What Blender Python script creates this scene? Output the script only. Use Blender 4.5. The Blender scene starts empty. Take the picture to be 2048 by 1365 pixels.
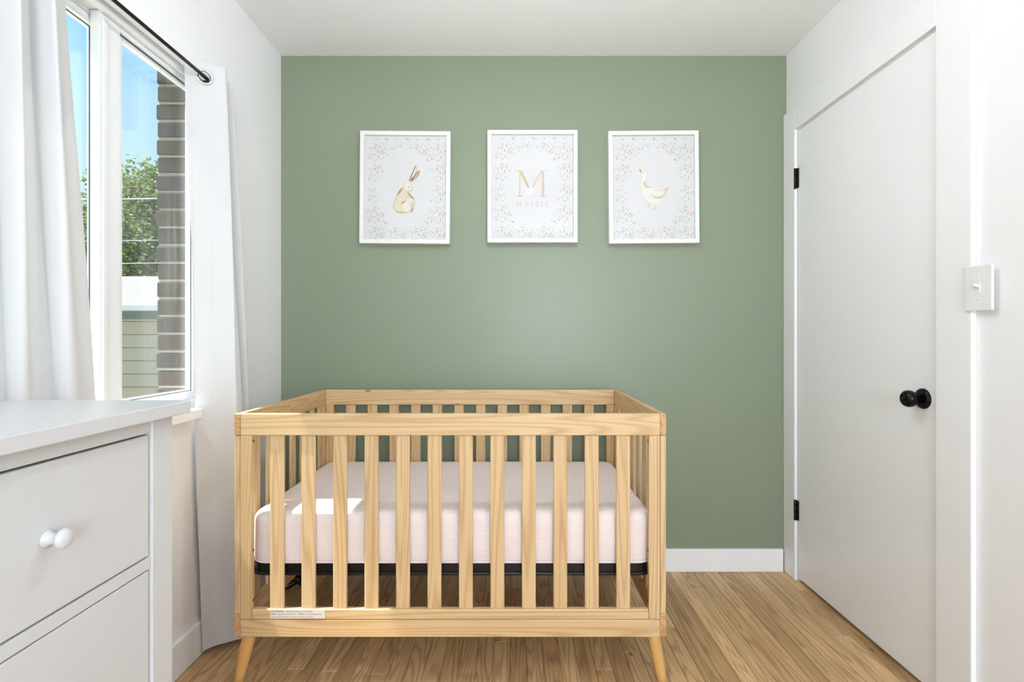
import bpy, bmesh, math, random
from mathutils import Vector, Matrix

# ------------------------------------------------------------------ camera, world, sun, large lights, exposure
SC = bpy.context.scene
COL = SC.collection
F, CX, CY, CAMZ = 1060.0, 1027.0, 675.0, 1.106          # focal length and vanishing point in pixels, eye height

cam_data = bpy.data.cameras.new('camera')
cam_data.sensor_width = 36.0
cam_data.lens = 36.0 * F / 2048.0
cam_data.shift_x = -(CX - 1024.0) / 2048.0
cam_data.shift_y = (CY - 682.5) / 2048.0
cam_data.clip_start = 0.05
cam_data.clip_end = 300
cam = bpy.data.objects.new('camera', cam_data)
COL.objects.link(cam)
cam.location = (0, 0, CAMZ)
cam.rotation_euler = (math.pi / 2, 0, 0)
SC.camera = cam

world = bpy.data.worlds.new('sky')
SC.world = world
world.use_nodes = True
wn, wl = world.node_tree.nodes, world.node_tree.links
wn.clear()
w_out = wn.new('ShaderNodeOutputWorld'); w_bg = wn.new('ShaderNodeBackground')
w_tc = wn.new('ShaderNodeTexCoord'); w_sep = wn.new('ShaderNodeSeparateXYZ'); w_ramp = wn.new('ShaderNodeValToRGB')
wl.new(w_tc.outputs['Generated'], w_sep.inputs[0]); wl.new(w_sep.outputs['Z'], w_ramp.inputs[0])
wl.new(w_ramp.outputs[0], w_bg.inputs[0]); wl.new(w_bg.outputs[0], w_out.inputs[0])
cr = w_ramp.color_ramp
cr.elements[0].position = 0.0; cr.elements[0].color = (0.70, 0.86, 1.0, 1)
cr.elements[1].position = 1.0; cr.elements[1].color = (0.16, 0.40, 0.84, 1)
for pos, colr in ((0.15, (0.60, 0.81, 1.0, 1)), (0.35, (0.487, 0.748, 0.99, 1)), (0.42, (0.36, 0.665, 0.975, 1)), (0.60, (0.28, 0.58, 0.95, 1))):
    e = cr.elements.new(pos); e.color = colr
w_bg.inputs[1].default_value = 1.12

SUN_DIR = Vector((1.0, 0.15, -2.2)).normalized()
sd = bpy.data.lights.new('sun', 'SUN'); sd.energy = 17.0; sd.angle = 0.018; sd.color = (1.0, 0.97, 0.93)
sun = bpy.data.objects.new('sun', sd); COL.objects.link(sun)
sun.rotation_euler = SUN_DIR.to_track_quat('-Z', 'Y').to_euler()
sun.location = (-6, 0, 9)

# added area light filling the room like daylight through an unseen rear window
rd = bpy.data.lights.new('rear_fill_light', 'AREA'); rd.shape = 'RECTANGLE'; rd.size = 1.30; rd.size_y = 1.32
rd.energy = 80.0; rd.color = (0.80, 0.868, 1.0)
rear_light = bpy.data.objects.new('rear_fill_light', rd); COL.objects.link(rear_light)
rear_light.location = (0.49, -2.21, 1.38)
rear_light.rotation_euler = (math.radians(90), 0, 0)
LAMP_STRENGTH = 800.0

SC.view_settings.view_transform = 'Standard'
SC.view_settings.look = 'None'
SC.view_settings.exposure = 0.24
SC.view_settings.gamma = 1.0
SC.view_settings.use_curve_mapping = False
SC.cycles.max_bounces = 12
SC.cycles.diffuse_bounces = 6
SC.cycles.transparent_max_bounces = 24

# ------------------------------------------------------------------ helpers
R = random.Random(7)
WL = {}                                                  # world location of every parent


def lin(r, g, b):
    return tuple(((c / 255) / 12.92 if c <= 10.3 else ((c / 255 + 0.055) / 1.055) ** 2.4) for c in (r, g, b)) + (1.0,)


def px(u, v, Y):
    """The point seen at pixel (u, v) at depth Y."""
    return Vector(((u - CX) * Y / F, Y, CAMZ - (v - CY) * Y / F))


def tag(o, label=None, cat=None, group=None, kind=None):
    if label: o['label'] = label
    if cat: o['category'] = cat
    if group: o['group'] = group
    if kind: o['kind'] = kind
    return o


def empty(name, loc=(0, 0, 0)):
    o = bpy.data.objects.new(name, None); COL.objects.link(o)
    o.location = loc; o.empty_display_size = 0.05
    WL[o] = Vector(loc)
    return o


def link(name, me, mat, parent=None, loc=(0, 0, 0), smooth=False):
    """Link a mesh as one object at world location LOC."""
    o = bpy.data.objects.new(name, me); COL.objects.link(o)
    loc = Vector(loc)
    WL[o] = loc
    if parent is not None:
        o.parent = parent
        o.location = loc - WL[parent]
    else:
        o.location = loc
    if mat is not None:
        for m in (mat if isinstance(mat, (list, tuple)) else [mat]):
            me.materials.append(m)
    if smooth:
        for p in me.polygons: p.use_smooth = True
    return o


def bm_box(bm, x0, x1, y0, y1, z0, z1, bevel=0.0, seg=2):
    r = bmesh.ops.create_cube(bm, size=1.0)
    vs = r['verts']
    c = Vector(((x0 + x1) / 2, (y0 + y1) / 2, (z0 + z1) / 2)); s = (x1 - x0, y1 - y0, z1 - z0)
    for v in vs:
        v.co = Vector((v.co.x * s[0], v.co.y * s[1], v.co.z * s[2])) + c
    if bevel > 0:
        es = list({e for v in vs for e in v.link_edges})
        bmesh.ops.bevel(bm, geom=es, offset=min(bevel, 0.45 * min(s)), segments=seg, profile=0.5, affect='EDGES')


def to_mesh(bm, name):
    me = bpy.data.meshes.new(name); bm.to_mesh(me); bm.free()
    return me


def box(name, x0, x1, y0, y1, z0, z1, mat, parent=None, bevel=0.0, seg=2):
    c = Vector(((x0 + x1) / 2, (y0 + y1) / 2, (z0 + z1) / 2))
    bm = bmesh.new()
    bm_box(bm, x0 - c.x, x1 - c.x, y0 - c.y, y1 - c.y, z0 - c.z, z1 - c.z, bevel, seg)
    return link(name, to_mesh(bm, name), mat, parent, c)


def boxes(name, lst, mat, parent=None, bevel=0.0, loc=(0, 0, 0)):
    bm = bmesh.new(); l = Vector(loc)
    for b in lst:
        bm_box(bm, b[0] - l.x, b[1] - l.x, b[2] - l.y, b[3] - l.y, b[4] - l.z, b[5] - l.z, bevel)
    return link(name, to_mesh(bm, name), mat, parent, loc)


def lathe(name, prof, axis, mat, parent=None, loc=(0, 0, 0), n=32):
    """Revolve a profile [(along, radius)] round AXIS starting at LOC."""
    q = Vector((0, 0, 1)).rotation_difference(Vector(axis).normalized())
    vs, fs = [], []
    for a, r in prof:
        for i in range(n):
            t = 2 * math.pi * i / n
            vs.append(q @ Vector((r * math.cos(t), r * math.sin(t), a)))
    m = len(prof)
    for j in range(m - 1):
        for i in range(n):
            k = (i + 1) % n
            fs.append((j * n + i, j * n + k, (j + 1) * n + k, (j + 1) * n + i))
    fs.append(tuple(reversed(range(n)))); fs.append(tuple((m - 1) * n + i for i in range(n)))
    me = bpy.data.meshes.new(name); me.from_pydata([tuple(v) for v in vs], [], fs); me.update()
    o = link(name, me, mat, parent, loc, smooth=True)
    return o


def tube(name, pts, r, mat, parent=None, loc=(0, 0, 0), n=12, closed=False):
    pts = [Vector(p) for p in pts]
    rs = r if isinstance(r, (list, tuple)) else [r] * len(pts)
    vs, fs = [], []
    up = None
    N = len(pts)
    for i, p in enumerate(pts):
        if closed:
            d = (pts[(i + 1) % N] - pts[i - 1])
        else:
            d = pts[min(i + 1, N - 1)] - pts[max(i - 1, 0)]
        d.normalize()
        if up is None:
            up = d.orthogonal().normalized()
        up = (up - d * up.dot(d)).normalized()
        s = d.cross(up)
        for k in range(n):
            t = 2 * math.pi * k / n
            vs.append(tuple(p - Vector(loc) + (up * math.cos(t) + s * math.sin(t)) * rs[i]))
    for j in range(N if closed else N - 1):
        a, b = j * n, ((j + 1) % N) * n
        for k in range(n):
            k2 = (k + 1) % n
            fs.append((a + k, a + k2, b + k2, b + k))
    if not closed:
        fs.append(tuple(reversed(range(n)))); fs.append(tuple((N - 1) * n + k for k in range(n)))
    me = bpy.data.meshes.new(name); me.from_pydata(vs, [], fs); me.update()
    return link(name, me, mat, parent, loc, smooth=True)


def catmull(pts, n=12):
    P = [Vector(p) for p in pts]
    P = [2 * P[0] - P[1]] + P + [2 * P[-1] - P[-2]]
    out = []
    for i in range(1, len(P) - 2):
        for k in range(n):
            t = k / n
            a, b, c, d = P[i - 1], P[i], P[i + 1], P[i + 2]
            out.append(0.5 * ((2 * b) + (c - a) * t + (2 * a - 5 * b + 4 * c - d) * t * t + (3 * b - a - 3 * c + d) * t ** 3))
    out.append(P[-2].copy())
    return out


# ------------------------------------------------------------------ materials
class NT:
    def __init__(self, name):
        self.m = bpy.data.materials.new(name); self.m.use_nodes = True
        self.n = self.m.node_tree.nodes; self.l = self.m.node_tree.links
        self.n.clear()
        self.out = self.n.new('ShaderNodeOutputMaterial')
        self.p = self.n.new('ShaderNodeBsdfPrincipled')
        self.l.new(self.p.outputs[0], self.out.inputs[0])

    def node(self, t, **kw):
        nd = self.n.new(t)
        for k, v in kw.items(): setattr(nd, k, v)
        return nd

    def math(self, op, a, b=None):
        nd = self.n.new('ShaderNodeMath'); nd.operation = op
        for i, x in enumerate((a, b)):
            if x is None: continue
            if isinstance(x, (int, float)): nd.inputs[i].default_value = x
            else: self.l.new(x, nd.inputs[i])
        return nd.outputs[0]

    def mix(self, fac, a, b, blend='MIX'):
        nd = self.n.new('ShaderNodeMix'); nd.data_type = 'RGBA'; nd.blend_type = blend
        for i, x in ((0, fac), (6, a), (7, b)):
            if isinstance(x, (int, float)): nd.inputs[i].default_value = x
            elif isinstance(x, tuple): nd.inputs[i].default_value = x
            else: self.l.new(x, nd.inputs[i])
        return nd.outputs[2]

    def noise(self, vec, scale, detail=3, rough=0.5, dist=0.0):
        nd = self.n.new('ShaderNodeTexNoise')
        nd.inputs['Scale'].default_value = scale; nd.inputs['Detail'].default_value = detail
        nd.inputs['Roughness'].default_value = rough; nd.inputs['Distortion'].default_value = dist
        if vec is not None: self.l.new(vec, nd.inputs['Vector'])
        return nd.outputs[0]

    def ramp(self, fac, *stops):
        nd = self.n.new('ShaderNodeValToRGB'); c = nd.color_ramp
        while len(c.elements) < len(stops): c.elements.new(0.5)
        for el, (pos, col) in zip(c.elements, stops):
            el.position = pos; el.color = col if len(col) == 4 else tuple(col) + (1,)
        self.l.new(fac, nd.inputs[0])
        return nd.outputs[0]

    def coords(self, scale=(1, 1, 1), jitter=False):
        tc = self.n.new('ShaderNodeTexCoord'); mp = self.n.new('ShaderNodeMapping')
        mp.inputs['Scale'].default_value = scale
        self.l.new(tc.outputs['Object'], mp.inputs[0])
        if jitter:
            oi = self.n.new('ShaderNodeObjectInfo'); vm = self.n.new('ShaderNodeVectorMath'); vm.operation = 'SCALE'
            vm.inputs[0].default_value = (37.0, 53.0, 71.0)
            self.l.new(oi.outputs['Random'], vm.inputs['Scale'])
            self.l.new(vm.outputs[0], mp.inputs['Location'])
        return mp.outputs[0]

    def bump(self, h, strength=0.2, dist=0.002):
        nd = self.n.new('ShaderNodeBump'); nd.inputs['Strength'].default_value = strength; nd.inputs['Distance'].default_value = dist
        self.l.new(h, nd.inputs['Height']); self.l.new(nd.outputs[0], self.p.inputs['Normal'])

    def set(self, color=None, rough=None, metal=None, spec=None, **kw):
        if color is not None:
            if isinstance(color, tuple): self.p.inputs['Base Color'].default_value = color
            else: self.l.new(color, self.p.inputs['Base Color'])
        if rough is not None:
            if isinstance(rough, (int, float)): self.p.inputs['Roughness'].default_value = rough
            else: self.l.new(rough, self.p.inputs['Roughness'])
        if metal is not None: self.p.inputs['Metallic'].default_value = metal
        if spec is not None: self.p.inputs['Specular IOR Level'].default_value = spec
        return self.m


def paint(name, col, rough, bump=0.12, scale=260, spec=0.4, var=0.02):
    t = NT(name); c = t.coords()
    n = t.noise(c, scale, 3, 0.6)
    v = t.noise(c, 2.2, 3)
    a = tuple(x * (1 - var) for x in col[:3]) + (1,); b = tuple(min(1, x * (1 + var)) for x in col[:3]) + (1,)
    t.set(t.mix(v, a, b), rough, spec=spec)
    t.bump(n, bump, 0.001)
    return t.m


def plain(name, col, rough=0.5, metal=0.0, spec=0.5):
    t = NT(name); c = t.coords()
    v = t.noise(c, 9, 2)
    a = tuple(x * 0.97 for x in col[:3]) + (1,)
    t.set(t.mix(v, a, col), rough, metal, spec)
    return t.m


def wood(name, axis, light, mid, dark, ring=26.0, across=5.0, along=0.55, rough=0.45, streak=0.35, tint=None, pores=False, knots=0.0):
    """Plank-sawn wood: contour lines of a stretched noise field give the cathedral grain."""
    t = NT(name)
    s = [across, across, across]; s[axis] = along
    c = t.coords(tuple(s), jitter=True)
    field = t.noise(c, 1.0, 2.0, 0.45, 0.3)
    rings = t.math('SINE', t.math('MULTIPLY', field, ring * 6.0))
    rings = t.math('ADD', t.math('MULTIPLY', rings, 0.5), 0.5)
    rings = t.math('POWER', rings, 2.2)
    s2 = [150.0] * 3; s2[axis] = 3.5
    fine = t.noise(t.coords(tuple(s2), jitter=True), 1.0, 3.0, 0.6)
    s3 = [9.0] * 3; s3[axis] = 0.8
    blot = t.noise(t.coords(tuple(s3), jitter=True), 1.0, 2.0, 0.5)
    col = t.mix(blot, light, mid)
    col = t.mix(t.math('MULTIPLY', rings, streak), col, dark)
    f2 = t.ramp(fine, (0.42, (0, 0, 0)), (0.72, (1, 1, 1)))
    col = t.mix(t.math('MULTIPLY', f2, 0.30 if pores else 0.14), col, dark)
    oi = t.node('ShaderNodeObjectInfo')
    if tint:
        wn2 = t.node('ShaderNodeTexWhiteNoise', noise_dimensions='1D')
        t.l.new(oi.outputs['Random'], wn2.inputs['W'])
        stops = [(i / max(1, len(tint) - 1), tc) for i, tc in enumerate(tint)]
        tn = t.ramp(wn2.outputs['Value'], *stops)
        col = t.mix(1.0, col, tn, 'MULTIPLY')
    if knots > 0:
        s4 = [7.0] * 3; s4[axis] = 3.0
        vo = t.node('ShaderNodeTexVoronoi'); t.l.new(t.coords(tuple(s4), jitter=True), vo.inputs['Vector']); vo.inputs['Scale'].default_value = 1.0
        kn = t.ramp(vo.outputs['Distance'], (0.03, (1, 1, 1)), (knots, (0, 0, 0)))
        col = t.mix(t.math('MULTIPLY', kn, 0.75), col, tuple(x * 0.35 for x in dark[:3]) + (1,))
    t.set(col, rough, spec=0.4)
    t.bump(fine, 0.06, 0.0008)
    return t.m


M = {}
M['green'] = paint('sage_green_paint', (0.240, 0.282, 0.194, 1), 0.34, bump=0.14, scale=200, spec=0.38)
M['white_wall'] = paint('white_wall_paint', (0.87, 0.872, 0.87, 1), 0.55, bump=0.14, scale=220)
M['ceiling'] = paint('white_ceiling_paint', (0.89, 0.892, 0.89, 1), 0.8, bump=0.2, scale=150)
M['trim'] = paint('white_trim_paint', (0.88, 0.882, 0.88, 1), 0.4, bump=0.05, scale=120)
M['door'] = paint('white_door_paint', (0.88, 0.882, 0.88, 1), 0.33, bump=0.06, scale=160)
M['vinyl'] = plain('white_vinyl', (0.86, 0.87, 0.87, 1), 0.35)
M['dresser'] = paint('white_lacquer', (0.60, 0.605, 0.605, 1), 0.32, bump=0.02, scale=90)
M['black_metal'] = plain('black_metal', (0.018, 0.017, 0.016, 1), 0.35, 0.6)
M['bronze'] = plain('oil_rubbed_bronze', (0.012, 0.013, 0.014, 1), 0.22, 0.8)
M['gasket_gap'] = plain('dark_gasket_and_gap', (0.055, 0.085, 0.080, 1), 0.5)
M['black_plastic'] = plain('black_plastic', (0.012, 0.012, 0.012, 1), 0.35)
M['steel'] = plain('brushed_nickel', (0.72, 0.72, 0.72, 1), 0.28, 1.0)
M['plate'] = plain('white_plastic', (0.84, 0.84, 0.82, 1), 0.3)
M['frame_white'] = paint('white_frame_lacquer', (0.78, 0.78, 0.75, 1), 0.35, bump=0.02)
M['paper'] = plain('white_paper', (0.74, 0.74, 0.74, 1), 0.8)
M['label_paper'] = plain('label_paper', (0.72, 0.66, 0.58, 1), 0.5)
M['ink'] = plain('dark_grey_ink', (0.08, 0.07, 0.06, 1), 0.6)
M['gap'] = plain('dark_recess', (0.05, 0.045, 0.04, 1), 0.9)

PL, PM, PD = lin(218, 193, 151), lin(209, 179, 132), lin(174, 131, 88)
PT = [(1.0, 0.97, 0.94), (1, 1, 1), (1.0, 0.96, 0.90), (0.98, 0.92, 0.86), (1.03, 1.01, 0.97), (1, 0.95, 0.92)]
for ax in range(3):
    M['pine%d' % ax] = wood('pine_' + 'xyz'[ax], ax, PL, PM, PD, ring=30.0, across=7.0, along=0.36, rough=0.42, streak=0.46, tint=PT, knots=0.05)
M['pine_end'] = wood('pine_end_grain', 1, lin(214, 172, 122), lin(196, 150, 102), lin(158, 108, 66), ring=9.0, across=14, along=10, rough=0.55, streak=0.5)
M['leg'] = wood('beech_leg', 2, lin(224, 178, 112), lin(216, 166, 98), lin(196, 142, 78), ring=2.0, across=8, along=0.6, rough=0.4, streak=0.2)
OT = [(0.72, 0.67, 0.60), (1.0, 0.98, 0.94), (0.84, 0.79, 0.72), (1.12, 1.12, 1.08), (0.78, 0.71, 0.62), (0.96, 0.90, 0.82), (1.20, 1.20, 1.16)]
M['oak'] = wood('oak_floor', 1, lin(226, 193, 148), lin(208, 173, 127), lin(138, 104, 70), ring=22.0, across=10.0, along=0.6, rough=0.36, streak=0.5, tint=OT, pores=True, knots=0.055)

# muslin sheet with fine crinkles
t = NT('pink_muslin'); c = t.coords((10, 10, 60)); h = t.noise(c, 2.6, 4, 0.6, 1.2)
h2 = t.noise(t.coords((30, 12, 60)), 3.0, 3, 0.6)
t.set(t.mix(h2, (0.80, 0.690, 0.655, 1), (0.84, 0.735, 0.700, 1)), 0.85, spec=0.1)
t.bump(t.math('ADD', h, t.math('MULTIPLY', h2, 0.5)), 0.55, 0.004)
M['sheet'] = t.m

# curtain cloth: diffuse with some light passing through
t = NT('white_curtain_cloth'); c = t.coords((1, 1, 1))
wv = t.noise(t.coords((600, 600, 900)), 1.0, 2)
t.set((0.64, 0.64, 0.64, 1), 0.9, spec=0.1); t.bump(wv, 0.15, 0.0006)
tr = t.node('ShaderNodeBsdfTranslucent'); tr.inputs[0].default_value = (0.86, 0.85, 0.83, 1)
mx = t.node('ShaderNodeMixShader'); mx.inputs[0].default_value = 0.06
t.l.new(t.p.outputs[0], mx.inputs[1]); t.l.new(tr.outputs[0], mx.inputs[2]); t.l.new(mx.outputs[0], t.out.inputs[0])
M['curtain'] = t.m


def glass(name, ior, tint, gain=1.0):
    t = NT(name); t.n.remove(t.p)
    tb = t.node('ShaderNodeBsdfTransparent'); tb.inputs[0].default_value = tint
    gl = t.node('ShaderNodeBsdfGlossy'); gl.inputs['Roughness'].default_value = 0.0
    fr = t.node('ShaderNodeLayerWeight'); fr.inputs[0].default_value = 0.5      # Schlick reflectance, the same from both sides
    f0 = ((ior - 1) / (ior + 1)) ** 2
    mx = t.node('ShaderNodeMixShader')
    sch = t.math('ADD', t.math('MULTIPLY', t.math('POWER', fr.outputs['Facing'], 5.0), 1 - f0), f0)
    t.l.new(t.math('MULTIPLY', sch, gain), mx.inputs[0])
    t.l.new(tb.outputs[0], mx.inputs[1]); t.l.new(gl.outputs[0], mx.inputs[2]); t.l.new(mx.outputs[0], t.out.inputs[0])
    return t.m


M['window_glass'] = glass('window_glass', 1.5, (0.97, 0.985, 0.98, 1), 1.0)
M['picture_glass'] = glass('picture_glass', 1.5, (0.985, 0.985, 0.985, 1), 1.0)

t = NT('printed_colours'); at = t.node('ShaderNodeAttribute', attribute_name='ink')
t.set(at.outputs['Color'], 0.8, spec=0.2); M['print'] = t.m

t = NT('lamp_bulb'); t.n.remove(t.p); em = t.node('ShaderNodeEmission'); em.inputs[0].default_value = (0.90, 0.93, 1.0, 1)
em.inputs[1].default_value = LAMP_STRENGTH; t.l.new(em.outputs[0], t.out.inputs[0]); M['bulb'] = t.m

# ------------------------------------------------------------------ room shell
XL, XR, YB, YR, ZC = -1.099, 1.291, 2.506, -2.10, 2.437
W0Y, W1Y, W0Z, W1Z = 0.93, 1.945, 0.855, 2.025            # window opening in the left wall
D0Y, D1Y, DZ = 1.606, 2.402, 2.045                        # door opening in the right wall
XE = -1.225                                               # outer side of the timber wall

tag(box('wall_back', XL - .12, XR + .12, YB, YB + .1, -.05, ZC + .05, M['green']), kind='structure')
tag(box('ceiling', XL - .12, XR + .12, YR - .1, YB, ZC, ZC + .1, M['ceiling']), kind='structure')
W2Y = 2.000                                               # the outer layer of the wall opens wider, to the brick reveal
XM = -1.163
tag(boxes('wall_left', [(XM, XL, YR, W0Y, 0, ZC), (XM, XL, W1Y, YB, 0, ZC), (XM, XL, W0Y, W1Y, 0, W0Z), (XM, XL, W0Y, W1Y, W1Z, ZC),
                        (XE, XM, YR, W0Y, 0, ZC), (XE, XM, W2Y, YB, 0, ZC), (XE, XM, W0Y, W2Y, 0, W0Z - .002), (XE, XM, W0Y, W2Y, 2.10, ZC)],
          M['white_wall']), kind='structure')
tag(boxes('wall_right', [(XR, XR + .1, YR, D0Y, 0, ZC), (XR, XR + .1, D1Y, YB, 0, ZC), (XR, XR + .1, D0Y, D1Y, DZ, ZC),
                         (XR + .06, XR + .1, D0Y, D1Y, 0, DZ)], M['white_wall']), kind='structure')
RW = (-0.16, 1.14, 0.72, 2.04)                            # unseen rear window, added for the fill light
tag(boxes('wall_rear', [(XL - .12, RW[0], YR - .1, YR, 0, ZC), (RW[1], XR + .1, YR - .1, YR, 0, ZC), (RW[0], RW[1], YR - .1, YR, 0, RW[2]),
                        (RW[0], RW[1], YR - .1, YR, RW[3], ZC)], M['white_wall']), kind='structure')

# oak strip floor: every strip a plank of its own
floor = tag(box('floor', XL - .12, XR + .12, YR - .1, YB + .1, -.06, -.016, M['gap']), kind='structure')
PWID = 0.0572


def plank_mesh(w, l):
    h, ch = 0.016, 0.0013
    a, b = w / 2, l / 2
    v = [(-a, -b, -h), (a, -b, -h), (a, b, -h), (-a, b, -h), (-a, -b, -ch), (a, -b, -ch), (a, b, -ch), (-a, b, -ch),
         (-a + ch, -b + ch, 0), (a - ch, -b + ch, 0), (a - ch, b - ch, 0), (-a + ch, b - ch, 0)]
    f = [(8, 9, 10, 11)]
    for i in range(4):
        j = (i + 1) % 4
        f += [(i, j, 4 + j, 4 + i), (4 + i, 4 + j, 8 + j, 8 + i)]
    me = bpy.data.meshes.new('plank'); me.from_pydata(v, [], f); me.update()
    return me


x = XL
while x < XR + 0.06:
    w = min(PWID, XR + 0.06 - x)
    y = YR - R.uniform(0, 0.6)
    while y < YB:
        L = R.uniform(0.55, 1.5)
        y0, y1 = max(y, YR), min(y + L, YB)
        if y1 - y0 > 0.02:
            link('plank', plank_mesh(w - 0.0009, y1 - y0 - 0.0008), M['oak'], floor, (x + w / 2, (y0 + y1) / 2, 0.0))
        y += L
    x += PWID

# baseboards
BB = 0.108
tag(box('baseboard_back', XL, XR - .022, YB - .014, YB, 0.001, BB, M['trim'], bevel=.002), kind='structure')
tag(box('baseboard_left', XL, XL + .014, YR, YB - .014, 0.001, .118, M['trim'], bevel=.003), kind='structure')
tag(box('baseboard_right', XR - .014, XR, YR, 1.470, 0.001, BB, M['trim'], bevel=.002), kind='structure')
tag(box('baseboard_rear', XL + .014, XR - .014, YR, YR + .014, 0.001, BB, M['trim'], bevel=.002), kind='structure')

# door casing
XC = XR - 0.016
tag(box('trim_1', XC, XR, D1Y + .002, YB - .0005, 0.001, 2.155, M['trim'], bevel=.004), kind='structure')
tag(box('trim_2', XC, XR, 1.476, D0Y - .004, 0.001, 2.155, M['trim'], bevel=.003), kind='structure')
tag(box('trim_3', XC, XR, D0Y - .004, D1Y + .002, DZ + .004, 2.155, M['trim'], bevel=.002), kind='structure')

# door slab with hinges and knob
door = tag(box('door_1', XR - .004, XR + .034, D0Y + .003, D1Y - .004, 0.017, DZ - .004, M['door'], bevel=.002), kind='structure')
for zc in (1.826, 0.322):
    hx, hy = XR - .012, D1Y + .004
    h = lathe('hinge', [(-.047, .0035), (-.0465, .0062), (-.016, .0062), (-.0155, .0055), (-.0145, .0055), (-.014, .0062), (.014, .0062), (.0145, .0055), (.0155, .0055),
                        (.016, .0062), (.0465, .0062), (.047, .0035)], (0, 0, 1), M['black_metal'], door, (hx, hy, zc), n=14)
    h['label'] = 'black hinge knuckle'
    box('hinge_leaf', XR - .0085, XR - .003, hy - .018, hy - .004, zc - .044, zc + .044, M['black_metal'], h)
kx, ky, kz = XR - .0045, 1.664, 0.913
kn = lathe('door_knob', [(.008, .012), (.020, .0115), (.024, .0125), (.028, .018), (.033, .0235), (.040, .0265), (.048, .0270), (.055, .0250), (.060, .0205), (.063, .015),
                         (.0632, .010), (.0615, .0095), (.0615, .006), (.066, .0055), (.0665, .001)], (-1, 0, 0), M['bronze'], door, (kx, ky, kz))
kn['label'] = 'glossy black round door knob'
lathe('rosette', [(0, .0325), (.003, .0325), (.006, .031), (.010, .025), (.012, .016), (.013, .012)], (-1, 0, 0), M['bronze'], kn, (kx, ky, kz))

# light switch lapping over the casing edge
ls = tag(empty('light_switch', (XC, 1.447, 1.24)), 'white toggle light switch plate lapping over the door casing edge', 'light switch')
sy0, sy1, sz0, sz1 = 1.404, 1.490, 1.178, 1.303
box('switch_plate', XC - .007, XC - .0003, sy0, sy1, sz0, sz1, M['plate'], ls, bevel=.003)
box('mounting_box', XC + .0002, XR, 1.436, 1.4755, sz0 + .012, sz1 - .012, M['plate'], ls)
b = box('toggle_surround', XC - .0078, XC - .0062, 1.440, 1.454, 1.228, 1.254, M['plate'], ls, bevel=.0006)
tg = box('toggle', XC - .021, XC - .0065, 1.4425, 1.4515, 1.243, 1.251, M['plate'], ls, bevel=.002)
tg.rotation_euler = (0, math.radians(22), 0)
for zz in (1.2105, 1.2705):
    lathe('screw', [(0, .0034), (.001, .003), (.0014, .001)], (-1, 0, 0), M['plate'], ls, (XC - .007, 1.447, zz), n=12)

# ------------------------------------------------------------------ window in the left wall
def yz_ring(name, X0, X1, Y0, Y1, Z0, Z1, wy0, wy1, wz0, wz1, mat, parent, bevel=.0015):
    c = ((X0 + X1) / 2, (Y0 + Y1) / 2, (Z0 + Z1) / 2)
    return boxes(name, [(X0, X1, Y0, Y0 + wy0, Z0, Z1), (X0, X1, Y1 - wy1, Y1, Z0, Z1), (X0, X1, Y0 + wy0, Y1 - wy1, Z0, Z0 + wz0), (X0, X1, Y0 + wy0, Y1 - wy1, Z1 - wz1, Z1)],
                 mat, parent, bevel, c)


win = tag(empty('window_1', (-1.15, 1.44, W0Z)), kind='structure')
yz_ring('window_frame', -1.1615, -1.112, W0Y + .001, W1Y - .001, W0Z + .001, W1Z - .001, .03, .036, .034, .022, M['vinyl'], win)
boxes('outer_frame', [(-1.195, -1.1617, W0Y + .001, W0Y + .030, W0Z, 2.02), (-1.195, -1.1617, W0Y + .031, 1.95, W0Z, .8895), (-1.195, -1.1617, W0Y + .031, 1.95, 2.0005, 2.02)],
      M['vinyl'], win, .0015, (-1.18, 1.44, 1.4))
box('track_rail', -1.158, -1.1555, W0Y + .03, W1Y - .036, W1Z - .034, W1Z - .022, M['vinyl'], win)
box('head_stop', -1.125, -1.112, W0Y + .03, W1Y - .036, W1Z - .030, W1Z - .0225, M['vinyl'], win, bevel=.001)
box('jamb_dark_strip', -1.160, -1.118, 1.9045, 1.9085, W0Z + .035, W1Z - .023, M['gasket_gap'], win)  # weatherstrip coloured dark, standing in for the shadowed channel beside the sash
# outer sash, nearer the camera
sa = yz_ring('sash', -1.190, -1.160, W0Y + .031, 1.512, .890, 2.000, .034, .034, .034, .032, M['vinyl'], win)
yz_ring('gasket', -1.1768, -1.172, W0Y + .063, 1.480, .922, 1.970, .003, .012, .003, .003, M['gasket_gap'], sa, 0)
for xg in (-1.1765, -1.1865):
    box('pane', xg, xg + .003, W0Y + .066, 1.468, .925, 1.967, M['window_glass'], sa)
# inner sliding sash
sb = yz_ring('sash', -1.154, -1.126, 1.444, 1.882, .890, 2.000, .074, .020, .028, .020, M['vinyl'], win)
yz_ring('glazing_bead', -1.148, -1.134, 1.516, 1.864, .916, 1.982, .020, .007, .008, .014, M['vinyl'], sb, .001)
yz_ring('gasket', -1.134, -1.1325, 1.5172, 1.863, .9172, 1.981, .003, .003, .003, .005, M['gasket_gap'], sb, 0)
for xg in (-1.1420, -1.1520):
    box('pane', xg, xg + .003, 1.5345, 1.859, .9225, 1.9695, M['window_glass'], sb)
box('pull_rail', -1.126, -1.118, 1.446, 1.462, .895, 1.985, M['vinyl'], sb, bevel=.002)
# stool and casing
tag(box('trim_4', -1.115, -1.052, W0Y - .07, 1.795, .832, .866, M['trim'], bevel=.004), kind='structure')
tag(box('trim_5', XL, -1.080, W0Y - .065, 1.975, 2.010, 2.081, M['trim'], bevel=.002), kind='structure')
tag(box('trim_6', XL, -1.080, 1.910, 1.975, .866, 2.010, M['trim'], bevel=.002), kind='structure')
tag(box('trim_7', XL, -1.080, W0Y - .065, W0Y, .866, 2.010, M['trim'], bevel=.002), kind='structure')

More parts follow.
